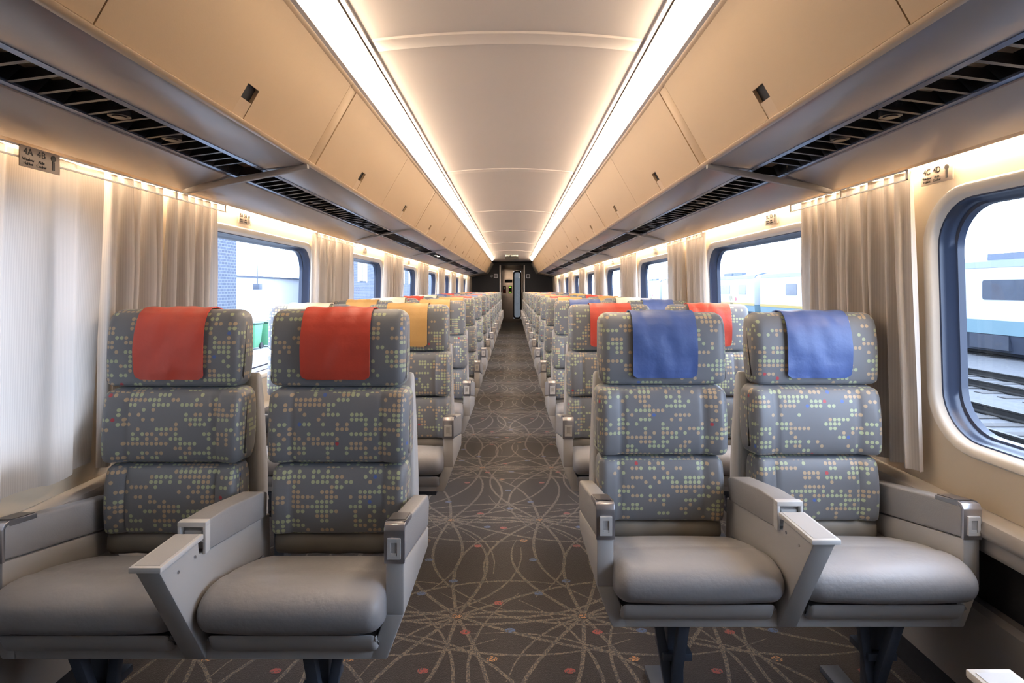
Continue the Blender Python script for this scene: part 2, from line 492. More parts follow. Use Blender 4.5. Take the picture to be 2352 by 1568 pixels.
for j in range(-3, 17):
    yA = 2.16 + 0.9*j
    offx = -0.188 if j % 2 == 0 else -0.309
    for i in range(-2, 4):
        x = offx + PX*i
        if abs(x) < 1.2 and yA < 17: star(x, yA, 1 if j % 2 == 0 else -1)
        for dx, dy, m in ((0.152, 0.09, 'yarn_red'), (0.041, 0.59, 'yarn_red'), (0.160, 0.80, 'yarn_red'), (0.198, -0.09, 'yarn_blue'),
                          (0.311, 0.16, 'yarn_blue'), (-0.04, 0.26, 'yarn_blue'), (0.26, 0.65, 'yarn_orange'), (0.30, 0.45, 'yarn_blue')):
            if abs(x+dx) < 1.2 and yA+dy < 17: spot(x+dx, yA+dy, m)
struct(link('floor', b.mesh('floor', smooth=False, recalc=False)))

# side walls with window openings
def wall(s, name):
    b = B(s); b.use('wall')
    z_lo, z_hi = 0.60, 1.66
    def P(y, z): return b.v(wall_x(z), y, z)
    y = Y0
    edges_y = []
    for J in JAMB:
        c0, c1 = J-WLEN-0.30, J+0.30
        if c0 > y + 1e-4:
            b.face([P(y, z_lo), P(c0, z_lo), P(c0, z_hi), P(y, z_hi)])
        else: c0 = y
        hole = rrect(J-WLEN/2, (WZ0+WZ1)/2, WLEN/2+0.012, (WZ1-WZ0)/2+0.012, 0.14, 8)
        tmp = bmesh.new()
        ring = [tmp.verts.new((0, a, c)) for a, c in hole]
        rect = [tmp.verts.new((0, a, c)) for a, c in ((c0, z_lo), (c1, z_lo), (c1, z_hi), (c0, z_hi))]
        es = [tmp.edges.new((ring[i], ring[(i+1) % len(ring)])) for i in range(len(ring))]
        es += [tmp.edges.new((rect[i], rect[(i+1) % 4])) for i in range(4)]
        bmesh.ops.triangle_fill(tmp, use_beauty=True, use_dissolve=False, edges=es)
        for f in tmp.faces:
            cy = sum(v.co.y for v in f.verts)/3; cz = sum(v.co.z for v in f.verts)/3
            b.face([P(v.co.y, v.co.z) for v in f.verts])
        tmp.free()
        y = c1
    if y < YE: b.face([P(y, z_lo), P(YE, z_lo), P(YE, z_hi), P(y, z_hi)])
    # lower dark carpeted wall and outer skin between windows
    b.use('dark_wall')
    b.face([b.v(1.30, Y0, 0), b.v(1.30, YE, 0), b.v(1.30, YE, 0.60), b.v(1.30, Y0, 0.60)])
    b.face([b.v(1.30, Y0, 0.60), b.v(1.30, YE, 0.60), b.v(wall_x(.6), YE, 0.60), b.v(wall_x(.6), Y0, 0.60)])
    struct(link(name, b.mesh(name, smooth=False)))
    # ledge and trims
    b = B(s); b.use('ledge')
    b.prism_y([(1.30, 0.53), (1.245, 0.535), (1.235, 0.55), (1.24, 0.575), (1.222, 0.585), (1.215, 0.60), (1.225, 0.625), (1.27, 0.635), (1.31, 0.63)], Y0, YE)
    struct(link('trim_1' if s < 0 else 'trim_2', b.mesh('trim', ang=50)))
    b = B(s); b.use('ledge')
    b.prism_y([(1.30, 0.10), (1.27, 0.11), (1.262, 0.36), (1.275, 0.375), (1.30, 0.375)], Y0, YE)
    struct(link('baseboard_left' if s < 0 else 'baseboard_right', b.mesh('baseboard')))
wall(-1, 'wall_left'); wall(1, 'wall_right')

# windows
def window(s, J, idx):
    cy, cz = J-WLEN/2, (WZ0+WZ1)/2
    hy, hz = WLEN/2, (WZ1-WZ0)/2
    b = B(s)
    loops = []
    for off, dx, r in ((0.040, -0.002, 0.165), (0.034, -0.010, 0.16), (0.018, -0.010, 0.15), (0.010, -0.002, 0.14), (0.004, 0.012, 0.135), (0.0, 0.014, 0.13),
                       (-0.002, 0.03, 0.13), (-0.006, 0.034, 0.125), (-0.008, 0.052, 0.12), (-0.014, 0.056, 0.12), (-0.016, 0.075, 0.12)):
        loops.append([b.v(wall_x(z)+dx, y, z) for y, z in rrect(cy, cz, hy+off, hz+off, r, 8)])
    for k, (p, q) in enumerate(zip(loops, loops[1:])):
        b.use('wall_rim' if k < 4 else 'gasket')
        n = len(p)
        for i in range(n): b.face([p[i], p[(i+1) % n], q[(i+1) % n], q[i]])
    fr = struct(link('window_%d' % idx, b.mesh('window', ang=50)))
    b = B(s); b.use('glass')
    b.face([b.v(wall_x(z)+0.066, y, z) for y, z in rrect(cy, cz, hy-0.008, hz-0.008, 0.12, 8)])
    link('pane', b.mesh('pane', smooth=False), fr)
idx = 1
for s in (-1, 1):
    for J in JAMB:
        window(s, J, idx); idx += 1
    for J in JAMB:                     # daylight sampling portals, give no light of their own
        ld = bpy.data.lights.new('window_portal', 'AREA'); ld.shape = 'RECTANGLE'; ld.size = WZ1-WZ0+0.1; ld.size_y = WLEN+0.05
        ld.cycles.is_portal = True
        lo = bpy.data.objects.new('window_portal', ld); C.objects.link(lo)
        lo.location = (s*(WX+0.1), J-WLEN/2, (WZ0+WZ1)/2); lo.rotation_euler = (0, s*PI/2, 0)

# outer shell (roof), rear wall
b = B(); b.use('dark_wall')
prof = [(-1.34, 1.60), (-1.36, 1.9), (-1.1, 2.35), (-0.5, 2.55), (0.5, 2.55), (1.1, 2.35), (1.36, 1.9), (1.34, 1.60)]
va = [b.v(x, Y0-0.1, z) for x, z in prof]; vb = [b.v(x, YV, z) for x, z in prof]
for i in range(len(prof)-1): b.face([va[i], vb[i], vb[i+1], va[i+1]])
struct(link('trim_3', b.mesh('roof_shell', smooth=False)))
b = B(); b.use('end_wall').box(-1.4, 1.4, Y0-0.1, Y0, -0.05, 2.6)
struct(link('wall_rear', b.mesh('rear_wall', smooth=False)))
for s, nm in ((-1, 'trim_4'), (1, 'trim_5')):   # top strip of the wall up to the roof
    b = B(s); b.use('wall'); b.box(1.262, 1.275, Y0, YE, 1.60, 1.80)
    struct(link(nm, b.mesh('wall_top', smooth=False)))

# ceiling with ribs
b = B(); b.use('ceiling')
def arch(x): return 2.116 - 0.029*(x/0.482)**2
N = 20
xs = [-0.482 + 0.964*i/N for i in range(N+1)]
YC = 15.05
va = [b.v(x, Y0, arch(x)) for x in xs]; vb = [b.v(x, YC, arch(x)) for x in xs]
vc = [b.v(x, Y0, arch(x)+0.02) for x in xs]; vd = [b.v(x, YC, arch(x)+0.02) for x in xs]
for i in range(N): b.face([va[i], va[i+1], vb[i+1], vb[i]]); b.face([vc[i], vd[i], vd[i+1], vc[i+1]])
ceil = struct(link('ceiling', b.mesh('ceiling')))
for k in range(6):
    y = 2.07 + 2.27*k
    b = B(); b.use('ceiling_rib')
    for i in range(N):
        x0, x1 = xs[i]*.97, xs[i+1]*.97
        q = [[b.v(x, yy, arch(x)+dz) for yy, dz in ((y-.062, .001), (y-.055, -.006), (y+.03, -.007), (y+.045, -.001))] for x in (x0, x1)]
        for j in range(3): b.face([q[0][j], q[1][j], q[1][j+1], q[0][j+1]])
    link('ceiling_rib', b.mesh('ceiling_rib', ang=40), ceil)
b = B(); b.use('ceiling')            # fascia above the end doorway
for i in range(N):
    x0, x1 = xs[i], xs[i+1]
    b.face([b.v(x0, YC, arch(x0)), b.v(x1, YC, arch(x1)), b.v(x1*1.24, 16.9, 2.035), b.v(x0*1.24, 16.9, 2.035)])
b.box(-0.60, 0.60, 16.9, 16.93, 2.035, 2.3)
b.use('end_wall'); b.box(-0.62, 0.62, 16.93, YE, 2.04, 2.06)
struct(link('trim_6', b.mesh('fascia', smooth=False)))

# ------------------------------------------------------------------ ceiling lights
ORD = ['first', 'second', 'third', 'fourth', 'fifth', 'sixth', 'seventh', 'eighth', 'ninth', 'tenth', 'eleventh', 'twelfth', 'thirteenth', 'fourteenth', 'fifteenth', 'sixteenth']
def SD(s): return 'left' if s < 0 else 'right'
def ceiling_light(s, y0, y1, i):
    t = thing('ceiling_light', 'glowing ceiling light strip beside the %s luggage bins, %s segment from the camera' % (SD(s), ORD[i]), 'light', (s*0.53, y0, 2.03), 'cove light strips along the ceiling')
    def L(n, me): return link(n, me, t, (-s*0.53, -y0, -2.03))
    b = B(s); b.use('lamp')
    b.hexa([(0.562, y0+.012, 2.012), (0.562, y1-.012, 2.012), (0.508, y1-.012, 2.076), (0.508, y0+.012, 2.076),
            (0.572, y0+.012, 2.020), (0.572, y1-.012, 2.020), (0.518, y1-.012, 2.084), (0.518, y0+.012, 2.084)])
    b.use('ceiling_glow_emitter'); b.box(0.504, 0.5075, y0+.012, y1-.012, 2.056, 2.071)  # added emitter strip that brightens the ceiling edge, no part of the real fitting
    L('diffuser', b.mesh('diffuser', smooth=False))
    b = B(s); b.use('lamp_trim')
    b.prism_y([(0.573, 1.985), (0.560, 1.992), (0.557, 2.008), (0.564, 2.014), (0.585, 2.0)], y0, y1)
    b.prism_y([(0.506, 2.074), (0.502, 2.079), (0.509, 2.088), (0.514, 2.082)], y0, y1)
    b.prism_y([(0.494, 2.078), (0.481, 2.080), (0.481, 2.090), (0.494, 2.088)], y0, y1)
    L('housing', b.mesh('housing', smooth=False))
    b = B(s); b.use('dark_gap')
    b.prism_y([(0.510, 2.087), (0.490, 2.087), (0.490, 2.094), (0.510, 2.094)], y0, y1)
    L('slot', b.mesh('slot', smooth=False))
CUT = [1.15] + [2.11 + 2.27*k for k in range(6)] + [15.05, 16.35]
for s in (-1, 1):
    b = B(s); b.use('lamp_trim')
    b.hexa([(0.585, Y0, 1.99), (0.585, 1.15, 1.99), (0.48, 1.15, 2.09), (0.48, Y0, 2.09), (0.59, Y0, 2.0), (0.59, 1.15, 2.0), (0.49, 1.15, 2.10), (0.49, Y0, 2.10)])
    struct(link('trim_7' if s < 0 else 'trim_8', b.mesh('unlit_cove', smooth=False)))
    for i in range(len(CUT)-1): ceiling_light(s, CUT[i], CUT[i+1], i)

# ------------------------------------------------------------------ luggage bins
P0, P1 = Vector((0.742, 1.696)), Vector((0.578, 1.986))
def luggage_bin(s, y0, y1, i):
    loc = (s*0.9, y0, 1.65)
    t = thing('luggage_bin', 'tan overhead luggage bin unit along the %s wall, %s from the camera' % (SD(s), ORD[i]), 'luggage bin', loc, 'overhead luggage bins')
    def L(n, me, par=None):
        o = link(n, me, par or t)
        o.location = (-loc[0], -loc[1], -loc[2]) if par is None else (0, 0, 0)
        return o
    e = 0.004
    # underside panels
    b = B(s); b.use('bin_under')
    b.prism_y([(0.748, 1.690), (0.762, 1.682), (0.905, 1.6655), (0.905, 1.69), (0.748, 1.71)], y0+e, y1-e)
    b.prism_y([(1.04, 1.640), (1.205, 1.588), (1.212, 1.594), (1.205, 1.612), (1.04, 1.672)], y0+e, y1-e)
    L('underside', b.mesh('underside', bevel=0.002))
    # body behind
    b = B(s); b.use('bin_edge')
    b.prism_y([(0.752, 1.70), (0.60, 1.975), (0.60, 2.0), (1.30, 2.0), (1.30, 1.70), (1.26, 1.66), (1.20, 1.66), (1.05, 1.70), (0.90, 1.71)], y0+.001, y1-.001)
    L('body', b.mesh('bin_body', smooth=False))
    b = B(s); b.use('bin_edge')
    b.prism_y([(0.7405, 1.700), (0.735, 1.694), (0.738, 1.687), (0.747, 1.684), (0.757, 1.686), (0.757, 1.70)], y0+.001, y1-.001)
    b.prism_y([(0.583, 1.975), (0.573, 1.980), (0.570, 1.988), (0.576, 1.994), (0.592, 1.990)], y0+.001, y1-.001)
    b.prism_y([(1.206, 1.589), (1.218, 1.583), (1.221, 1.594), (1.212, 1.600)], y0+.001, y1-.001)
    L('edge_trim', b.mesh('edge_trim', ang=60))
    # vent channel
    b = B(s); b.use('channel')
    b.box(0.905, 1.04, y0+e, y1-e, 1.705, 1.71); b.box(0.903, 0.907, y0+e, y1-e, 1.668, 1.71); b.box(1.038, 1.042, y0+e, y1-e, 1.65, 1.71)
    b.use('chan_edge')
    b.prism_y([(0.903, 1.664), (0.917, 1.661), (0.917, 1.666), (0.903, 1.670)], y0+e, y1-e)
    b.prism_y([(1.026, 1.6475), (1.042, 1.644), (1.042, 1.652), (1.026, 1.653)], y0+e, y1-e)
    vent = L('vent_channel', b.mesh('vent_channel', smooth=False))
    n = int((y1-y0-0.06)/0.075)
    b = B(s); b.use('slat')
    lampk = (n//3, n//3+3, 2*n//3+1, 2*n//3+4) if n > 12 else ()
    for k in range(n):
        y = y0 + 0.05 + k*0.075
        b.hexa([(0.917, y, 1.664), (1.026, y, 1.650), (1.026, y+.012, 1.650), (0.917, y+.012, 1.664),
                (0.917, y+.035, 1.70), (1.026, y+.035, 1.69), (1.026, y+.04, 1.69), (0.917, y+.04, 1.70)])
    L('slats', b.mesh('slats', smooth=False), vent)
    for q, k in enumerate(lampk):
        y = y0 + 0.05 + k*0.075 + 0.04
        b = B(s); b.use('black')
        ps = [(0.972+.026*math.cos(2*PI*a/16), y+.026*math.sin(2*PI*a/16)) for a in range(16)]
        b.prism_z(ps, 1.655, 1.69)
        b.use('reading' if (s < 0 and i == 3 and q in (0, 1)) else 'slat')
        ps = [(0.972+.017*math.cos(2*PI*a/16), y+.017*math.sin(2*PI*a/16)) for a in range(16)]
        b.prism_z(ps, 1.652, 1.656)
        L('reading_lamp', b.mesh('reading_lamp', ang=40), vent)
    # rib across the underside
    b = B(s); b.use('pad')
    zz = 0.012 if i == 1 else 0.002
    b.hexa([(0.745, y0+.002, 1.688), (1.212, y0+.002, 1.598), (1.212, y0+.028, 1.598), (0.745, y0+.028, 1.688),
            (0.745, y0+.005, 1.682-zz), (1.212, y0+.005, 1.586-zz), (1.212, y0+.025, 1.586-zz), (0.745, y0+.025, 1.682-zz)])
    L('cross_rib', b.mesh('cross_rib', bevel=0.003))
    # doors on the slanted face
    d = (P1-P0); ln = d.length; d.normalize(); nrm = Vector((-d.y, d.x)) if (-d.y) < 0 else Vector((d.y, -d.x))
    def Q(y, v_, o): 
        p = P0 + d*v_ + nrm*o
        return (p.x, y, p.y)
    def slab(b, ya, yb, va_, vb_, o0, o1):
        b.hexa([Q(ya, va_, o0), Q(yb, va_, o0), Q(yb, vb_, o0), Q(ya, vb_, o0), Q(ya, va_, o1), Q(yb, va_, o1), Q(yb, vb_, o1), Q(ya, vb_, o1)])
    b = B(s); b.use('bin_door'); slab(b, y0+.002, y0+.075, 0.004, ln-.006, -.012, 0.0)
    L('filler_panel', b.mesh('filler_panel', bevel=0.0015))
    Ld = (y1-y0-0.08)/2
    nd = 2 if y1-y0 > 1.5 else 1
    if nd == 1: Ld = y1-y0-0.08
    for k in range(nd):
        ya = y0 + 0.079 + k*Ld; yb = ya + Ld - 0.004
        b = B(s); b.use('bin_door')
        yc = (ya+yb)/2
        h0, h1, wv = 0.052, 0.094, 0.033
        for (a, c, v0, v1) in ((ya, yc-wv, 0.004, ln-.008), (yc+wv, yb, 0.004, ln-.008), (yc-wv, yc+wv, h1, ln-.008)):
            slab(b, a, c, v0, v1, -.012, 0.002)
        bmesh.ops.remove_doubles(b.bm, verts=b.bm.verts, dist=1e-6)
        # drop inner shared walls
        door = L('door', b.mesh('bin_door', smooth=False))
        b = B(s); b.use('black'); slab(b, yc-wv, yc+wv, h0, h1, -.011, -.009)
        b.use('bin_edge'); slab(b, yc-wv+.002, yc+wv-.002, 0.004, h0, -.012, 0.0005)
        L('latch', b.mesh('latch', smooth=False), door)
BE = SEAM[:]
for s in (-1, 1):
    for i in range(8):
        y1 = SEAM[i+1] if i < 7 else 16.35
        luggage_bin(s, SEAM[i], y1, i)
    b = B(s); b.use('cheek')       # closed cheek of the last bin and the filler to the end wall
    b.prism_y([(0.742, 1.69), (0.578, 1.986), (0.60, 2.06), (1.30, 2.06), (1.30, 1.60), (1.22, 1.590)], 16.35, YE)
    struct(link('trim_9' if s < 0 else 'trim_10', b.mesh('bin_cheek', smooth=False)))
    b = B(s); b.use('bin_under')
    b.prism_y([(0.742, 1.69), (0.578, 1.986), (0.60, 2.06), (1.30, 2.06), (1.30, 1.60), (1.22, 1.616)], Y0, SEAM[0]-.02)
    struct(link('trim_11' if s < 0 else 'trim_12', b.mesh('rear_bulkhead', smooth=False)))

# wall lamps tucked behind the bins above the windows
for s in (-1, 1):
    ys = [0.9] + [2.0 + 2.28*k for k in range(7)] + [YE-0.02]
    for i in range(len(ys)-1):
        b = B(s); b.use('wall_lamp'); b.box(1.222, 1.244, ys[i]+.01, ys[i+1]-.01, 1.612, 1.618)
        b.use('lamp_trim'); b.box(1.216, 1.248, ys[i], ys[i+1], 1.618, 1.640)
        tag(link('wall_light', b.mesh('wall_light', smooth=False)), 'glowing light strip above the %s windows, %s segment from the camera' % (SD(s), ORD[i]), 'light', 'light strips above the windows')

# ------------------------------------------------------------------ curtains
def curtain_mesh(s, y0, y1, seed, n_folds, amp, zb=0.62, flare=0.0, lean=0.0):
    r = random.Random(seed)
    b = B(s); b.use('curtain')
    nu, nv = max(40, n_folds*10), 16
    ph = [r.uniform(0, 6.28) for _ in range(4)]
    uvs = {}
    ln = (y1-y0)
    rows = []
    sheet_len = ln*2.2
    for j in range(nv+1):
        tz = j/nv; z = CURTAIN_TOP - (CURTAIN_TOP-zb)*tz
        row = []
        for i in range(nu+1):
            u = i/nu
            th = 2*PI*n_folds*u
            w_ = math.sin(th + ph[0] + 0.5*math.sin(2*PI*u*2.3+ph[1]) + 0.35*math.sin(3*tz+ph[2]))
            w2 = math.sin(th*0.43 + ph[3] + tz*1.2)
            a = amp*(0.55 + 0.45*min(1, tz*3))
            x = wall_x(z) - 0.043 + a*(w_*0.62+w2*0.28)
            y = y0 + ln*u + 0.25*ln/n_folds*math.sin(th*2+ph[1])*0.3 + (u-0.5)*flare*tz + lean*tz
            v = b.v(min(x, wall_x(z)-0.014), y, z); row.append(v); uvs[v] = (u*sheet_len, z)
        rows.append(row)
    uvl = b.bm.loops.layers.uv.new('UVMap')
    for p, q in zip(rows, rows[1:]):
        for i in range(nu):
            f = b.face([p[i], p[i+1], q[i+1], q[i]])
            for lp in f.loops: lp[uvl].uv = uvs[lp.vert]
    bm = b.bm
    bmesh.ops.recalc_face_normals(bm, faces=bm.faces)
    return b.mesh('curtain', ang=80)
def plain_dup_remove(b): pass
cn = 0
for s in (-1, 1):
    for k, J in enumerate(JAMB):
        c = J + 0.33
        spans = []
        if s < 0 and k == 0:
            spans = [(1.76, 2.05, 4, .026), (2.07, 2.40, 5, .03)]
            me = curtain_mesh(s, 0.35, 1.725, 99, 6, 0.030, zb=0.70)
            tag(link('curtain', me), 'pale curtain drawn across the nearest left window, bright with daylight', 'curtain')
        elif k == 0:
            spans = [(1.72, 2.04, 4, .032), (2.05, 2.40, 5, .03)]
        else:
            spans = [(c-0.45, c-0.02, 5, .026), (c+0.01, c+0.42, 5, .028)]
        for q, (a, e, nf, am) in enumerate(spans):
            cn += 1
            me = curtain_mesh(s, a, e, cn*7, nf+1, am*1.15, zb=0.675)
            where = 'nearer' if q == 0 else 'farther'
            tag(link('curtain', me), 'bunched beige curtain, %s of the pair at the %s %s window pillar from the camera' % (where, ORD[k], SD(s)), 'curtain', 'beige window curtains')
        # clear valance strip
        ya, yb = (0.35 if (s < 0 and k == 0) else spans[0][0]-.02), spans[-1][1]+.02
        t = thing('curtain_rail', 'clear pale-edged strip over the curtain tops at the %s pillar, %s wall' % (ORD[k], SD(s)), 'curtain rail', (s*1.17, ya, 1.55), 'clear curtain rails')
        b = B(s); b.use('clear'); b.face([b.v(1.178, ya, 1.543), b.v(1.178, yb, 1.543), b.v(1.178, yb, 1.57), b.v(1.178, ya, 1.57)])
        link('clear_strip', b.mesh('clear_strip', smooth=False), t, (-s*1.17, -ya, -1.55))
        b = B(s); b.use('clear_edge'); b.box(1.176, 1.180, ya, yb, 1.540, 1.544); b.box(1.176, 1.180, ya, yb, 1.568, 1.572)
        for y in ([ya, yb-.008] + ([(spans[0][1]+spans[1][0])/2] if len(spans) > 1 else [])): b.box(1.176, 1.180, y, y+.005, 1.54, 1.57)
        link('edge', b.mesh('rail_edge', smooth=False), t, (-s*1.17, -ya, -1.55))

# ------------------------------------------------------------------ seat number plaques
def plaque(s, y, num, letters, i):
    z = 1.552
    t = thing('seat_number_plaque', 'small seat number plaque %s%s %s%s above the %s windows' % (num, letters[0], num, letters[1], SD(s)), 'plaque', (s*1.243, y, z), 'seat number plaques')
    if y < 1.6: t.location = (s*1.172, y, 1.545)
    b = B(); b.use('plaque'); b.box(-.0015, .0015, -.062, .062, -.026, .026)
    link('plate', b.mesh('plate', bevel=0.0005), t)
    rot = (PI/2, 0, -PI/2) if s > 0 else (PI/2, 0, PI/2)
    sg = 1 if s < 0 else -1
    # text runs along the wall, read from the aisle
    items = [(-.038, num+letters[0], 'Window\nHublot'), (0.002, num+letters[1], 'Aisle\nCouloir')]
    for off, big, small in items:
        o = link('lettering', text_mesh(big, 0.024), t, (-s*0.002, sg*off, 0.012)); o.rotation_euler = rot
        if y < 4: 
            o = link('small_lettering', text_mesh(small, 0.010), t, (-s*0.002, sg*off, -0.012)); o.rotation_euler = rot
    b = B(); b.use('print')            # small attendant call figure
    b.disc((-s*.002, sg*.040, .012), .008, 10, 'x', .0006); b.box(-s*.002-.0006, -s*.002+.0006, sg*.040-.004, sg*.040+.004, -.018, .004)
    link('call_symbol', b.mesh('call_symbol', smooth=False), t)
for i, (yl, yr) in enumerate(((1.46, 1.67), (2.73, 2.74), (3.82, 3.95), (4.95, 4.98), (6.0, 6.02), (7.05, 7.1), (8.1, 8.15))):
    plaque(-1, yl, str(4+i), 'AB', i); plaque(1, yr, str(4+i), 'CD', i)

# ------------------------------------------------------------------ double seats
RECL = math.radians(3)
def seat_parts(s):
    """dict of meshes in unit space: x from the car centre line, y=0 at the armrest faces (+y to the back), z up"""
    D = {}
    ca, sa = math.cos(RECL), math.sin(RECL)
    def lean(x, y, z, y0=0.30, z0=0.46):  # tilt the back about its foot
        dy, dz = y-y0, z-z0
        return (x, y0 + dy*ca + dz*sa, z0 + dz*ca - dy*sa)
    def mk(prof_pts, x0, x1, r, cx, groove=True, bulge=0.008, it=2):
        prof = smooth_loop(prof_pts, it)
        yf = min(p[0] for p in prof)
        def fn(x, y, z):
            if y < yf + 0.03:
                u = abs(x-cx)
                if groove:
                    y -= 0.012*max(0, min(1, (u-.125)/.05)) * (1 - max(0, (u-.185)/.05))
                    y += 0.006*math.exp(-((u-.130)/.006)**2)
                y += bulge*0.6*math.cos((x-cx)*7)*0 
            return lean(x, y, z)
        b = B(s); b.use('fabric'); b.pillow(prof, x0, x1, r, 36, fn)
        return b.mesh('cushion', fabric_uv=True, ang=60)
    for key, cx in (('a', 0.490), ('w', 0.970)):
        yF = 0.312
        head = [(yF+.012, 0.918), (yF+.002, 0.935), (yF-.004, 1.03), (yF+.004, 1.116), (yF+.03, 1.149), (yF+.093, 1.149), (yF+.114, 1.11), (yF+.114, 0.918)]
        mid = [(yF+.006, 0.700), (yF-.018, 0.712), (yF-.022, 0.80), (yF-.014, 0.895), (yF+.012, 0.918), (yF+.10, 0.918), (yF+.10, 0.700)]
        low = [(yF+.0, 0.500), (yF-.012, 0.51), (yF-.022, 0.60), (yF-.014, 0.680), (yF+.008, 0.702), (yF+.09, 0.702), (yF+.09, 0.500)]
        hc, hh = (.499, .201) if key == 'a' else (.985, .201)
        mc, mh = (.488, .205) if key == 'a' else (.969, .205)
        lc, lh = (.482, .194) if key == 'a' else (.967, .190)
        D['head_'+key] = mk(head, hc-hh, hc+hh, 0.030, hc, groove=False, it=2)
        D['mid_'+key] = mk(mid, mc-mh, mc+mh, 0.028, mc)
        D['low_'+key] = mk(low, lc-lh, lc+lh, 0.024, lc)
        b = B(s); b.use('skirt')
        b.pillow(smooth_loop([(yF-.004, 0.44), (yF-.006, 0.503), (yF+.05, 0.505), (yF+.05, 0.44)], 1), lc-.188, lc+.188, 0.012, 10, lambda x, y, z: lean(x, y + 0.004*math.sin(x*60), z))
        D['skirt_'+key] = b.mesh('skirt', ang=60)
        # shell behind
        b = B(s); b.use('shell')
        prof = [(yF+.085, 0.42), (yF+.095, 0.93), (yF+.115, 0.96), (yF+.140, 0.93), (yF+.175, 0.70), (yF+.185, 0.42)]
        b.pillow(smooth_loop(prof, 1), mc-.209, mc+.209, 0.012, 4, lambda x, y, z, cx=mc: lean(cx+(x-cx)*(1.0-.05*max(0, z-.55)/.4), y, z))
        D['shell_'+key] = b.mesh('backrest_shell', ang=45)
        # headrest cover : a strip over front, top and back
        b = B(s)
        path = [(yF-.0015, 0.942), (yF-.0075, 0.97), (yF-.009, 1.03), (yF-.006, 1.075), (yF+.001, 1.104), (yF+.014, 1.130), (yF+.034, 1.144), (yF+.062, 1.148), (yF+.091, 1.143), (yF+.109, 1.127), (yF+.119, 1.10), (yF+.120, 1.02)]
        # sample path finely
        pts = []
        for (a0, a1), (c0, c1) in zip(path, path[1:]):
            for k in range(4): pts.append((a0+(c0-a0)*k/4, a1+(c1-a1)*k/4))
        pts.append(path[-1])
        cx = hc; hw = 0.101; nxs = 16; th = 0.0035
        lens = [0]
        for p, q in zip(pts, pts[1:]): lens.append(lens[-1] + math.hypot(q[0]-p[0], q[1]-p[1]))
        Rc = 0.016
        grid = []
        for j, (y, z) in enumerate(pts):
            a = pts[max(0, j-1)]; c = pts[min(len(pts)-1, j+1)]
            tx, tz = c[0]-a[0], c[1]-a[1]; l_ = math.hypot(tx, tz); nx_, nz_ = -tz/l_, tx/l_
            d = lens[j]
            ww = hw - (Rc - math.sqrt(max(0, Rc*Rc - (Rc-d)**2)) if d < Rc else 0)
            row = []
            for i in range(nxs+1):
                u = -1 + 2*i/nxs
                wob = 0.0015*math.sin(u*5+z*40) + 0.001*math.sin(u*11+z*21)
                row.append(((cx+u*ww, y+nx_*wob, z+nz_*wob), (nx_, nz_)))
            grid.append(row)
        cl = lambda j: 0.0055*min(1, lens[j]/0.10)
        fr = [[b.v(*lean(p[0], p[1]+n_[0]*(th+cl(j)), p[2]+n_[1]*(th+cl(j)))) for p, n_ in row] for j, row in enumerate(grid)]
        bk = [[b.v(*lean(p[0], p[1]+n_[0]*cl(j), p[2]+n_[1]*cl(j))) for p, n_ in row] for j, row in enumerate(grid)]
        for G in (fr, bk):
            for p, q in zip(G, G[1:]):
                for i in range(nxs): b.face([p[i], p[i+1], q[i+1], q[i]])
        nj = len(grid)
        for j in range(nj-1):
            for i in (0, nxs): b.face([fr[j][i], fr[j+1][i], bk[j+1][i], bk[j][i]])
        for i in range(nxs):
            for j in (0, nj-1): b.face([fr[j][i], fr[j][i+1], bk[j][i+1], bk[j][i]])
        D['cover_'+key] = b      # material decided per seat
        # seat cushion
        x0, x1 = (0.277, 0.700) if key == 'a' else (0.752, 1.182)
        prof = [(0.33, 0.415), (0.02, 0.415), (-0.055, 0.435), (-0.082, 0.468), (-0.075, 0.508), (-0.035, 0.532), (0.03, 0.532), (0.075, 0.518), (0.10, 0.517), (0.20, 0.490), (0.33, 0.448)]
        prof = smooth_loop(prof, 2)
        def fs(x, y, z, x0=x0, x1=x1):
            cxx = (x0+x1)/2; u = (x-cxx)/((x1-x0)/2)
            if z > 0.47: z += 0.006*(1-u*u) - 0.004*math.exp(-((abs(u)-.72)/.03)**2)*(1 if y > 0.06 else 0)
            if y < 0.0: y += 0.012*u*u
            return (x, y, z)
        b = B(s); b.use('seat_leather'); b.pillow(prof, x0, x1, 0.034, 24, fs)
        D['cushion_'+key] = b.mesh('seat_cushion', ang=60)
        # footrest lip under the cushion
        b = B(s); b.use('shell')
        fx0, fx1 = x0+0.018, x1-0.018
        b.pillow(smooth_loop([(0.02, 0.372), (-0.012, 0.374), (-0.030, 0.405), (-0.034, 0.425), (-0.024, 0.424), (0.0, 0.40), (0.02, 0.40)], 1), fx0, fx1, 0.012, 8)
        D['lip_'+key] = b.mesh('footrest_lip', ang=50)
    # aisle and window armrests
    for key, xo, dr in (('a', 0.236, 1), ('w', 1.222, -1)):
        xi = xo + dr*0.043
        X0, X1 = min(xo, xi), max(xo, xi)
        b = B(s); b.use('shell')
        b.prism_x([(0.40, 0.50), (0.03, 0.572), (0.0, 0.578), (0.0, 0.455), (0.385, 0.445)], X0, X1)
        D['arm_'+key] = b.mesh('arm_panel', bevel=0.004)
        b = B(s); b.use('shell')
        i0, i1 = xo + dr*0.040, xo + dr*0.083
        q = [(xo, 0.0, 0.456), (xi, 0.0, 0.456), (i1, 0.0, 0.350), (i0, 0.0, 0.350), (xo, 0.385, 0.446), (xi, 0.385, 0.446), (i1, 0.385, 0.372), (i0, 0.385, 0.372)]
        b.hexa(q)
        D['armlow_'+key] = b.mesh('arm_foot', bevel=0.004)
        b = B(s); b.use('pad')
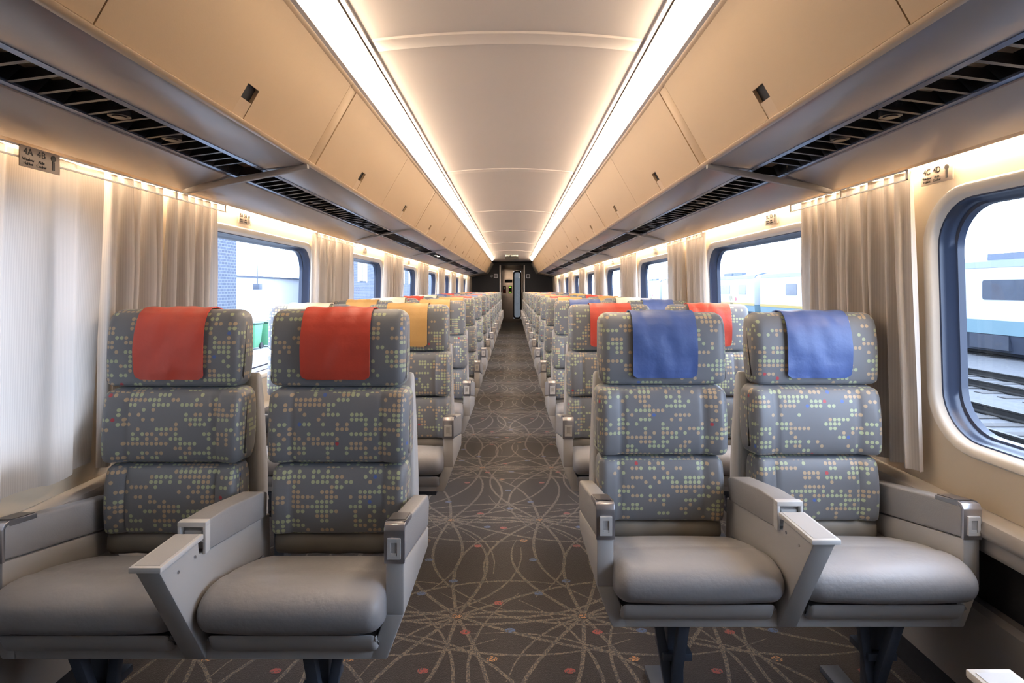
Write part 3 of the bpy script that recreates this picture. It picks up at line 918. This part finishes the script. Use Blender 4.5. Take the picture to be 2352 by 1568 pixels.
        b.prism_x([(0.41, 0.575), (0.385, 0.602), (0.08, 0.655), (0.004, 0.664), (0.004, 0.580), (0.03, 0.574), (0.39, 0.505)], X0-0.001, X1+0.003 if dr > 0 else X1+0.001)
        D['pad_'+key] = b.mesh('arm_pad', bevel=0.007, seg=3, ang=50)
        b = B(s); b.use('chrome')
        b.prism_x([(-0.003, 0.576), (-0.004, 0.655), (0.004, 0.667), (0.018, 0.6685), (0.018, 0.662), (0.006, 0.655), (0.006, 0.576)], X0-.002, X1+.0035)
        b.use('chrome'); b.prism_x([(0.018, 0.655), (0.018, 0.6685), (0.098, 0.6575), (0.098, 0.645)], X0-.002, X1+.0035)
        D['cap_'+key] = b.mesh('arm_cap', bevel=0.002)
        b = B(s); b.use('dark_strip'); b.hexa([(X0+.002, 0.028, 0.668), (X1-.001, 0.028, 0.668), (X1-.001, 0.094, 0.6592), (X0+.002, 0.094, 0.6592),
                                             (X0+.002, 0.028, 0.6692), (X1-.001, 0.028, 0.6692), (X1-.001, 0.094, 0.6604), (X0+.002, 0.094, 0.6604)])
        D['strip_'+key] = b.mesh('arm_strip', smooth=False)
        mx = (X0+X1)/2+.001
        b = B(s); b.use('white_plastic')
        for (a, c, e, f) in ((-.0155, .0155, .628, .637), (-.0155, .0155, .589, .597), (-.0155, -.008, .597, .628), (.008, .0155, .597, .628)):
            b.box(mx+a, mx+c, -0.009, -0.003, e, f)
        b.use('shell'); b.box(mx-.008, mx+.008, -0.0065, -0.002, .597, .628)
        b.use('white_plastic'); b.box(mx-.0065, mx+.0065, -.008, -.004, .597, .603)
        D['button_'+key] = b.mesh('recline_button', smooth=False)
    # centre console
    b = B(s); b.use('pad')
    b.prism_x([(0.325, 0.630), (0.30, 0.640), (0.10, 0.672), (0.0, 0.6785), (-0.004, 0.672), (-0.004, 0.612), (0.005, 0.607), (0.32, 0.562)], 0.694, 0.756)
    D['cpad'] = b.mesh('console_pad', bevel=0.007, seg=3, ang=50)
    b = B(s); b.use('white_plastic')
    for (x0, x1, z0, z1) in ((.692, .758, .668, .680), (.692, .699, .606, .670), (.751, .758, .606, .670), (.692, .758, .633, .638)):
        b.box(x0, x1, -0.018, 0.004, z0, z1)
    b.use('black'); b.box(.699, .751, 0.0, 0.003, .638, .668)
    b.use('white_plastic'); b.box(.706, .746, -0.010, 0.0, .640, .657)
    D['slot'] = b.mesh('console_slot', bevel=0.0015)
    b = B(s); b.use('shell')
    b.prism_x([(0.36, 0.42), (0.355, 0.557), (0.01, 0.604), (-0.03, 0.612), (-0.034, 0.645), (-0.182, 0.645), (0.0, 0.35), (0.36, 0.355)], 0.700, 0.750)
    D['console'] = b.mesh('console', bevel=0.003)
    b = B(s); b.use('white_plastic')
    b.box(0.692, 0.758, -0.19, -0.026, 0.645, 0.657)
    D['ccap'] = b.mesh('console_cap', bevel=0.002)
    b = B(s); b.use('shell'); b.box(0.699, 0.751, -0.18, -0.032, 0.657, 0.6578)
    D['cinlay'] = b.mesh('cap_inlay', smooth=False)
    b = B(s); b.use('chrome')
    for xx in (0.699, 0.751):
        for (y, z) in ((-0.05, 0.615), (-0.115, 0.612)):
            b.disc((xx, y, z), 0.0035, 10, 'x', .0015)
    D['screws'] = b.mesh('screws', smooth=False)
    # base
    b = B(s); b.use('shell')
    b.box(0.305, 1.155, 0.0, 0.37, 0.350, 0.396); b.box(0.29, 1.16, 0.06, 0.37, 0.39, 0.42)
    D['base'] = b.mesh('base', bevel=0.004)
    b = B(s); b.use('leg')
    b.box(0.32, 1.14, 0.08, 0.13, 0.305, 0.350); b.box(0.32, 1.14, 0.27, 0.31, 0.305, 0.350)
    D['beam'] = b.mesh('beam', bevel=0.003)
    for key, x in (('a', 0.47), ('w', 1.03)):
        b = B(s); b.use('leg')
        b.box(x-.022, x+.022, 0.11, 0.16, 0.0, 0.345)
        b.box(x-.04, x+.04, 0.09, 0.18, 0.205, 0.225)
        b.hexa([(x-.016, 0.02, 0.34), (x+.012, 0.02, 0.34), (x+.012, 0.045, 0.34), (x-.016, 0.045, 0.34),
                (x-.016, 0.11, 0.10), (x+.012, 0.11, 0.10), (x+.012, 0.135, 0.10), (x-.016, 0.135, 0.10)])
        b.hexa([(x-.07, 0.09, 0.345), (x-.045, 0.09, 0.345), (x-.045, 0.11, 0.345), (x-.07, 0.11, 0.345),
                (x-.02, 0.11, 0.06), (x+.005, 0.11, 0.06), (x+.005, 0.13, 0.06), (x-.02, 0.13, 0.06)])
        b.box(x-.03, x+.03, 0.10, 0.36, 0.0, 0.02)
        D['leg_'+key] = b.mesh('leg', bevel=0.002)
    return D

def cover_meshes(b_, s):
    out = {}
    b_.use('red'); me = b_.mesh('headrest_cover', ang=70)
    for c in ('red', 'blue', 'gold', 'cream'):
        m2 = me.copy(); m2.materials.clear(); m2.materials.append(M[c]); out[c] = m2
    return out
PARTS = {}
for s in (-1, 1):
    D = seat_parts(s)
    for k in ('a', 'w'): D['cover_'+k] = cover_meshes(D['cover_'+k], s)
    PARTS[s] = D

def double_seat(s, yface, ca, cw, label, back_dy=0.0, turn=False, group='double seats along the aisle'):
    D = PARTS[s]
    t = thing('double_seat', label, 'train seat', (s*0.73, yface, 0), group)
    def L(n, me, par=None, lab=None):
        o = link(n, me, par or t, (-s*0.73, 0, 0) if par is None else (0, 0, 0), lab); return o
    L('base', D['base']); L('crossbeam', D['beam'])
    for k in ('a', 'w'):
        L('leg', D['leg_'+k])
        sh = L('backrest', D['shell_'+k])
        if back_dy: sh.location.z += back_dy
        L('headrest', D['head_'+k], sh); L('back_cushion', D['mid_'+k], sh); L('lumbar_cushion', D['low_'+k], sh); L('skirt', D['skirt_'+k], sh)
        col = ca if k == 'a' else cw
        L('headrest_cover', D['cover_'+k][col], sh, '%s leather headrest cover' % col)
        L('seat_cushion', D['cushion_'+k]); L('footrest', D['lip_'+k])
        ar = L('armrest', D['arm_'+k]); L('foot_panel', D['armlow_'+k], ar); L('pad', D['pad_'+k], ar); cp = L('metal_cap', D['cap_'+k], ar)
        L('dark_strip', D['strip_'+k], ar); L('button', D['button_'+k], ar)
    co = L('center_console', D['console']); L('pad', D['cpad'], co); L('slot_frame', D['slot'], co); L('console_lid', D['ccap'], co); L('inlay', D['cinlay'], co); L('screws', D['screws'], co)
    if turn:
        for ch in t.children:
            if ch.name.startswith('backrest'): ch.rotation_euler.x = -math.radians(9)
        t.rotation_euler = (0, 0, PI)
    return t

COL_L = [('red','red'),('gold','cream'),('gold','gold'),('gold','cream'),('red','red'),('blue','cream'),('red','blue'),('blue','red'),('gold','blue'),('red','gold'),('blue','gold'),('gold','red'),('red','blue'),('gold','gold'),('gold','blue')]
COL_R = [('blue','blue'),('red','red'),('blue','blue'),('gold','cream'),('red','gold'),('gold','red'),('red','gold'),('gold','gold'),('blue','blue'),('gold','gold'),('red','gold'),('gold','blue'),('gold','gold'),('blue','red'),('red','blue')]
for s, cols in ((-1, COL_L), (1, COL_R)):
    for n in range(15):
        ca, cw = cols[n]
        y = 1.49 + n
        if s < 0 and n == 0: y = 1.36
        both = ('two %s covers' % ca) if ca == cw else ('%s aisle cover, %s window cover' % (ca, cw))
        lab = 'dotted double seat in %s row on %s, %s' % (ORD[n], SD(s), both)
        double_seat(s, y, ca, cw, lab, 0.015 if (s < 0 and n == 0) else 0.0)
# the seats that face away from the camera, beside it: only a console corner shows
t = double_seat(-1, 0.67, 'gold', 'blue', 'double seat facing the blue-covered pair, only its console end shows', turn=True, group='seats turned to face the first row')
t.location = (0.73, 0.67, 0)

# ------------------------------------------------------------------ end wall and vestibule
b = B(); b.use('end_wall')
b.box(-1.34, -0.385, YE, YE+.05, 0, 2.6); b.box(0.385, 1.34, YE, YE+.05, 0, 2.6); b.box(-0.385, 0.385, YE, YE+.05, 1.96, 2.6)
struct(link('wall_back', b.mesh('wall_back', smooth=False)))
b = B(); b.use('jamb')
for x in (-0.395, 0.350):
    b.prism_z([(x, YE-.02), (x+.045, YE-.02), (x+.045, YE+.07), (x, YE+.07)], 0, 1.97)
struct(link('trim_13', b.mesh('door_jambs', bevel=0.01, seg=3)))
b = B(); b.use('end_wall')
b.box(-0.44, -0.40, YE+.05, YV, 0, 2.3); b.box(0.40, 0.44, YE+.05, YV, 0, 2.3); b.box(-0.44, 0.44, YE+.05, YV, 2.3, 2.35)
struct(link('wall_vestibule', b.mesh('vestibule', smooth=False)))
b = B(); b.use('shed_wall'); b.box(-0.9, 0.9, YV+2.4, YV+2.5, -.5, 2.6)  # added pale panel under open sky, brightens the door glass from behind
struct(link('door_glass_reflector', b.mesh('door_glass_reflector', smooth=False)))
# added glowing disc that lights the vestibule, kept out of view above the lintel
b = B(); b.use('reading'); b.disc((0, 19.6, 2.29), 0.09, 20, 'z', .006)
tag(link('vestibule_fill_light', b.mesh('vestibule_fill_light')), 'added warm glowing disc out of view behind the end doorway, lights the passage', 'lamp')
# door
b = B(); b.use('steel')
wx0, wx1, wz0, wz1 = 0.03, 0.33, 0.13, 1.90
b.box(-0.40, wx0+.02, YV, YV+.04, 0, 2.3); b.box(wx1-.02, 0.40, YV, YV+.04, 0, 2.3); b.box(wx0+.02, wx1-.02, YV, YV+.04, 0, wz0+.02); b.box(wx0+.02, wx1-.02, YV, YV+.04, wz1-.02, 2.3)
door = struct(link('door_1', b.mesh('door', smooth=False)))
b = B(); b.use('black')
o1 = rrect((wx0+wx1)/2, (wz0+wz1)/2, (wx1-wx0)/2, (wz1-wz0)/2, 0.11, 6); o2 = rrect((wx0+wx1)/2, (wz0+wz1)/2, (wx1-wx0)/2-.045, (wz1-wz0)/2-.06, 0.075, 6)
va = [b.v(x, YV-.012, z) for x, z in o1]; vb = [b.v(x, YV-.012, z) for x, z in o2]; vc = [b.v(x, YV+.01, z) for x, z in o1]
n = len(va)
for i in range(n):
    b.face([va[i], va[(i+1) % n], vb[(i+1) % n], vb[i]]); b.face([va[i], vc[i], vc[(i+1) % n], va[(i+1) % n]])
link('window_gasket', b.mesh('window_gasket', smooth=False), door)
b = B(); b.use('door_glass'); b.face([b.v(x, YV-.006, z) for x, z in o1])
link('door_pane', b.mesh('door_pane', smooth=False), door)
# number display
t = thing('number_display', 'black display with digits 3315 on the steel end door', 'display', (-0.135, YV-.01, 1.515))
b = B(); b.use('black'); b.box(-.135, .135, -.008, .008, -.055, .055); link('screen', b.mesh('screen', bevel=.002), t)
o = link('digits', text_mesh('3315', 0.11, mat_='exit_box'), t, (0, -.0095, 0)); o.rotation_euler = (PI/2, 0, 0)
# door control panels
t = thing('door_control', 'door button panel with green lit arrows beside the end door window', 'control panel', (-0.075, YV-.01, 1.21))
b = B(); b.use('exit_box'); b.box(-.055, .055, -.006, .008, -.13, .13); link('plate', b.mesh('plate', bevel=.002), t)
for z in (.09, -.09):
    for x in (-.018, .018):
        b = B(); b.use('green'); sgn = 1 if z > 0 else 1
        b.prism_y([(x-.015, z-.012), (x+.015, z-.012), (x, z+.014)], -.009, -.005); link('arrow', b.mesh('arrow', smooth=False), t)
t = thing('intercom_panel', 'small dark panel with a red label left of the green arrows', 'control panel', (-0.29, YV-.01, 1.21))
b = B(); b.use('exit_box'); b.box(-.055, .055, -.006, .008, -.13, .13); link('plate', b.mesh('plate', bevel=.002), t)
b = B(); b.use('yarn_red'); b.box(-.045, .045, -.008, -.005, -.12, -.02); link('red_label', b.mesh('red_label', smooth=False), t)
b = B(); b.use('chrome'); b.box(-.02, .02, -.010, -.005, .02, .09); link('button', b.mesh('button', smooth=False), t)
# wall signs
def frame_sign(x, z, sym, side):
    t = thing('wall_sign', 'white framed square sign with a dark symbol on the charcoal wall, %s of the doorway' % side, 'sign', (x, YE-.004, z), 'pictogram signs by the doorway')
    b = B(); b.use('sign_white'); b.prism_y(rrect(0, 0, .065, .065, .02), -.003, .003); link('panel', b.mesh('panel', smooth=False), t)
    b = B(); b.use('end_wall'); b.prism_y(rrect(0, 0, .036, .036, .004), -.0045, -.003); link('symbol_field', b.mesh('field', smooth=False), t)
    b = B(); b.use('sign_white')
    if sym == 'toilets':
        for dx in (-.016, .016):
            b.disc((dx, -.005, .022), .006, 10, 'y', .0006); b.box(dx-.009, dx+.009, -.0056, -.0044, -.024, .012)
    else:
        b.disc((0, -.005, .020), .006, 10, 'y', .0006); b.box(-.006, .006, -.0056, -.0044, -.026, .012)
    link('symbol', b.mesh('symbol', smooth=False), t)
frame_sign(-0.505, 1.63, 'toilets', 'left'); frame_sign(0.49, 1.622, 'one', 'right')
t = thing('wheelchair_sign', 'small round wheelchair sign on the charcoal wall, left of the framed sign', 'sign', (-0.64, YE-.004, 1.63))
b = B(); b.use('sign_white'); 
for k in range(24):
    a0, a1 = 2*PI*k/24, 2*PI*(k+1)/24
    b.prism_y([(.040*math.cos(a0), .040*math.sin(a0)), (.040*math.cos(a1), .040*math.sin(a1)), (.034*math.cos(a1), .034*math.sin(a1)), (.034*math.cos(a0), .034*math.sin(a0))], -.002, .002)
link('ring', b.mesh('ring', smooth=False), t)
b = B(); b.use('sign_white'); b.disc((-.004, 0, .022), .005, 8, 'y', .002); b.box(-.008, -.002, -.002, .002, -.006, .016); b.box(-.008, .012, -.002, .002, -.010, -.005); b.box(.008, .013, -.002, .002, -.024, -.006)
b.tube([(-.004+.014*math.cos(a), -.001, -.012+.014*math.sin(a)) for a in [math.radians(100+24*k) for k in range(10)]], .002, 5)
link('wheelchair', b.mesh('wheelchair', smooth=False), t)
# exit sign
t = thing('exit_sign', 'EXIT SORTIE sign on the fascia above the end doorway', 'sign', (-0.012, 15.0, 2.052))
b = B(); b.use('exit_box'); b.box(-.175, .175, -.012, .012, -.055, .06); link('housing', b.mesh('housing', bevel=.002), t)
b = B(); b.use('exit_box'); b.box(-.10, .10, -.0145, -.011, -.052, .015); link('lower_panel', b.mesh('lower_panel', smooth=False), t)
o = link('lettering', text_mesh('EXIT • SORTIE', 0.045, mat_='exit_lit'), t, (0, -.0135, .036)); o.rotation_euler = (PI/2, 0, 0)
b = B(); b.use('exit_lit'); b.box(-.165, -.148, -.0145, -.012, .02, .052); b.box(.148, .165, -.0145, -.012, .02, .052); link('markers', b.mesh('markers', smooth=False), t)

# ------------------------------------------------------------------ outside
GZ = EYE - 2.3
b = B(); b.use('gravel'); b.box(1.0, 120, -20, 140, GZ-.3, GZ)
tag(link('gravel_ground', b.mesh('gravel', smooth=False)), 'pale grey gravel between the railway tracks outside the right windows', 'gravel')['kind'] = 'stuff'
b = B(); b.use('platform'); b.box(-120, 0.98, -20, 140, GZ-.3, GZ)
struct(link('ground', b.mesh('yard', smooth=False)))
def track(x0, name_lab, s_mat='rail'):
    t = thing('railway_track', name_lab, 'railway track', (x0, 0, GZ), 'railway tracks outside')
    for dx in (-.72, .72):
        b = B(); b.use('rail'); b.prism_y([(-.07, 0), (.07, 0), (.07, .02), (.015, .04), (.015, .12), (.036, .13), (.036, .16), (-.036, .16), (-.036, .13), (-.015, .12), (-.015, .04), (-.07, .02)], -15, 110)
        link('rail', b.mesh('rail', smooth=False), t, (dx, 0, 0.021))
    b = B(); b.use('sleeper')
    for k in range(60): b.box(-1.25, 1.25, -4+k*.62, -4+k*.62+.24, .001, .02)
    link('sleepers', b.mesh('sleepers', smooth=False), t)['kind'] = 'stuff'
track(5.2, 'railway track in the gravel closest to the right windows')
track(8.0, 'second railway track from the right windows, rusty rails in gravel')
track(11.6, 'third railway track from the right windows, before the parked coaches')
track(16.0+1.4, 'railway track under the parked white coaches')
track(-4.6, 'railway track outside the left windows')
def coach(y0, y1, label, stripe_from, dark_sel):
    t = thing('railway_coach', label, 'railway coach', (16, y0, GZ), 'parked coaches outside the right windows')
    def L(n, b_, par=None): return link(n, b_.mesh(n, smooth=False), par or t)
    Ln = y1-y0
    b = B(); b.use('coach_white'); b.prism_y([(0, 1.26), (0.0, 3.0), (.25, 3.25), (2.6, 3.25), (2.85, 3.0), (2.85, 1.26)], 0, Ln); body = L('body', b)
    b = B(); b.use('coach_roof'); b.prism_y([(.0, 3.02), (.12, 3.24), (.7, 3.42), (2.1, 3.42), (2.7, 3.24), (2.8, 3.02)], .05, Ln-.05)
    for k in range(2): b.box(0.3, 0.6, Ln*.12+k*1.9, Ln*.12+k*1.9+1.6, 3.3, 3.5)
    L('roof', b)
    b = B(); b.use('coach_teal'); b.prism_y([(-.005, 1.27), (.03, .80), (2.8, .80), (2.855, 1.27)], 0, Ln); L('lower_panel', b)
    b = B(); b.use('coach_dark'); b.prism_y([(.06, .80), (.16, .22), (2.7, .22), (2.8, .80)], .6, Ln-.6)
    for k in range(6): b.box(.03, .2, 2+k*3.2, 3.6+k*3.2, .3, .78)
    L('underframe', b)
    if stripe_from < y1:
        b = B(); b.use('coach_yellow'); b.box(-.012, 0, max(0, stripe_from-y0), Ln, 1.20, 1.36); L('yellow_stripe', b)
        for k in range(2):
            yy = max(0, stripe_from-y0) + 4 + 9*k
            if yy > Ln-3: break
            o = link('lettering', text_mesh('Canada', 0.17, mat_='coach_dark'), t, (-.016, yy, 1.28)); o.rotation_euler = (PI/2, 0, -PI/2)
            o = link('logo_lettering', text_mesh('VIA', 0.55, mat_='coach_yellow'), t, (-.016, yy+.2, 1.62)); o.rotation_euler = (PI/2, 0, -PI/2)
            b = B(); b.use('coach_logo'); b.prism_x([(yy-1.0, 1.6), (yy-.8, 1.45), (yy-.6, 1.6), (yy-.8, 1.75)], -.014, -.002); L('leaf_logo', b)
    k = 0; y = 1.4
    while y < Ln-2.5:
        w_ = 1.9 if k % 3 else 1.3
        b = B(); b.use('coach_glass'); b.prism_x(rrect(y+w_/2, 2.28, w_/2, .33, .08, 4), -.012, .0); L('window', b, body)
        y += w_ + (0.9 if k % 2 else 1.6); k += 1
    return t
coach(13.5, 37.4, 'white and teal coach parked close outside the right windows', 22.0, 0)
coach(38.3, 62, 'white coach with a yellow stripe parked behind the closer coach', 38.3, 0)
coach(62.9, 86, 'farthest pale coach at the end of the parked train', 62.9, 0)
# left side buildings
b = B(); b.use('brick'); b.box(-20, -11, 10, 23.1, GZ, 12)
t = tag(link('brick_building', b.mesh('brick_building', smooth=False)), 'blue-grey brick building corner outside the second left window', 'building')
t2 = thing('brick_warehouse', 'long brick building seen through the third and fourth left windows', 'building', (-11, 40, GZ))
b = B(); b.use('brick'); b.box(-1.5, 0, 0, 45, 0, 13.5); link('brick_wall', b.mesh('brick_wall', smooth=False), t2)
for k in range(6):
    b = B(); b.use('coach_glass'); b.box(0, .05, 1.2+k*5, 3.4+k*5, 2.9, 5.4); b.use('shed_wall'); b.box(0, .08, 1.1+k*5, 1.25+k*5, 2.8, 5.5); b.box(0, .08, 3.35+k*5, 3.5+k*5, 2.8, 5.5); b.box(0, .09, 2.25+k*5, 2.35+k*5, 2.9, 5.4)
    link('window', b.mesh('bw', smooth=False), t2)
t3 = thing('pale_shed', 'bright white shed with a grey gutter line beyond the second left window', 'building', (-17, 23.5, GZ))
b = B(); b.use('shed_wall'); b.box(-6, 0, 0, 40, 0, 3.05); link('shed_wall', b.mesh('shed_wall', smooth=False), t3)
b = B(); b.use('gutter'); b.box(-.1, .12, 0, 40, 3.05, 3.16); link('gutter', b.mesh('gutter', smooth=False), t3)
t4 = thing('hanging_lamp', 'small box lamp on a thin rod seen through the second left window', 'lamp', (-14, 31.8, EYE))
b = B(); b.use('gutter'); b.box(-.18, .18, -.18, .18, -.02, .30); link('lamp_box', b.mesh('lamp_box', bevel=.02), t4)
b = B(); b.use('gutter'); b.tube([(0, 0, .3), (-.05, 0, 3.4)], .025, 6); link('rod', b.mesh('rod'), t4)
b = B(); b.use('gutter'); b.tube([(0, 0, 3.38), (0, -8.69, 3.3)], .03, 6); link('wire', b.mesh('wire'), t4)
def wheelie(x, y, lab):
    t = thing('wheeled_bin', lab, 'waste bin', (x, y, GZ), 'green wheeled bins')
    b = B(); b.use('bin_green'); b.hexa([(-.24, -.28, .08), (.24, -.28, .08), (.24, .24, .08), (-.24, .24, .08), (-.29, -.34, .95), (.29, -.34, .95), (.29, .36, .95), (-.29, .36, .95)]); link('body', b.mesh('wb', bevel=.02), t)
    b = B(); b.use('bin_lid'); b.box(-.31, .31, -.37, .40, .95, 1.02); link('lid', b.mesh('wl', bevel=.02), t)
    for xx in (-.26, .26):
        b = B(); b.use('black'); b.disc((xx, .24, .12), .12, 16, 'x', .03); link('wheel', b.mesh('ww', ang=40), t)
wheelie(-10.0, 22.2, 'green wheeled bin seen between the two red-covered seats')
wheelie(-9.9, 23.3, 'green wheeled bin beside the brick wall, behind the first bin')
wheelie(-9.9, 24.4, 'farthest green wheeled bin beside the brick wall')
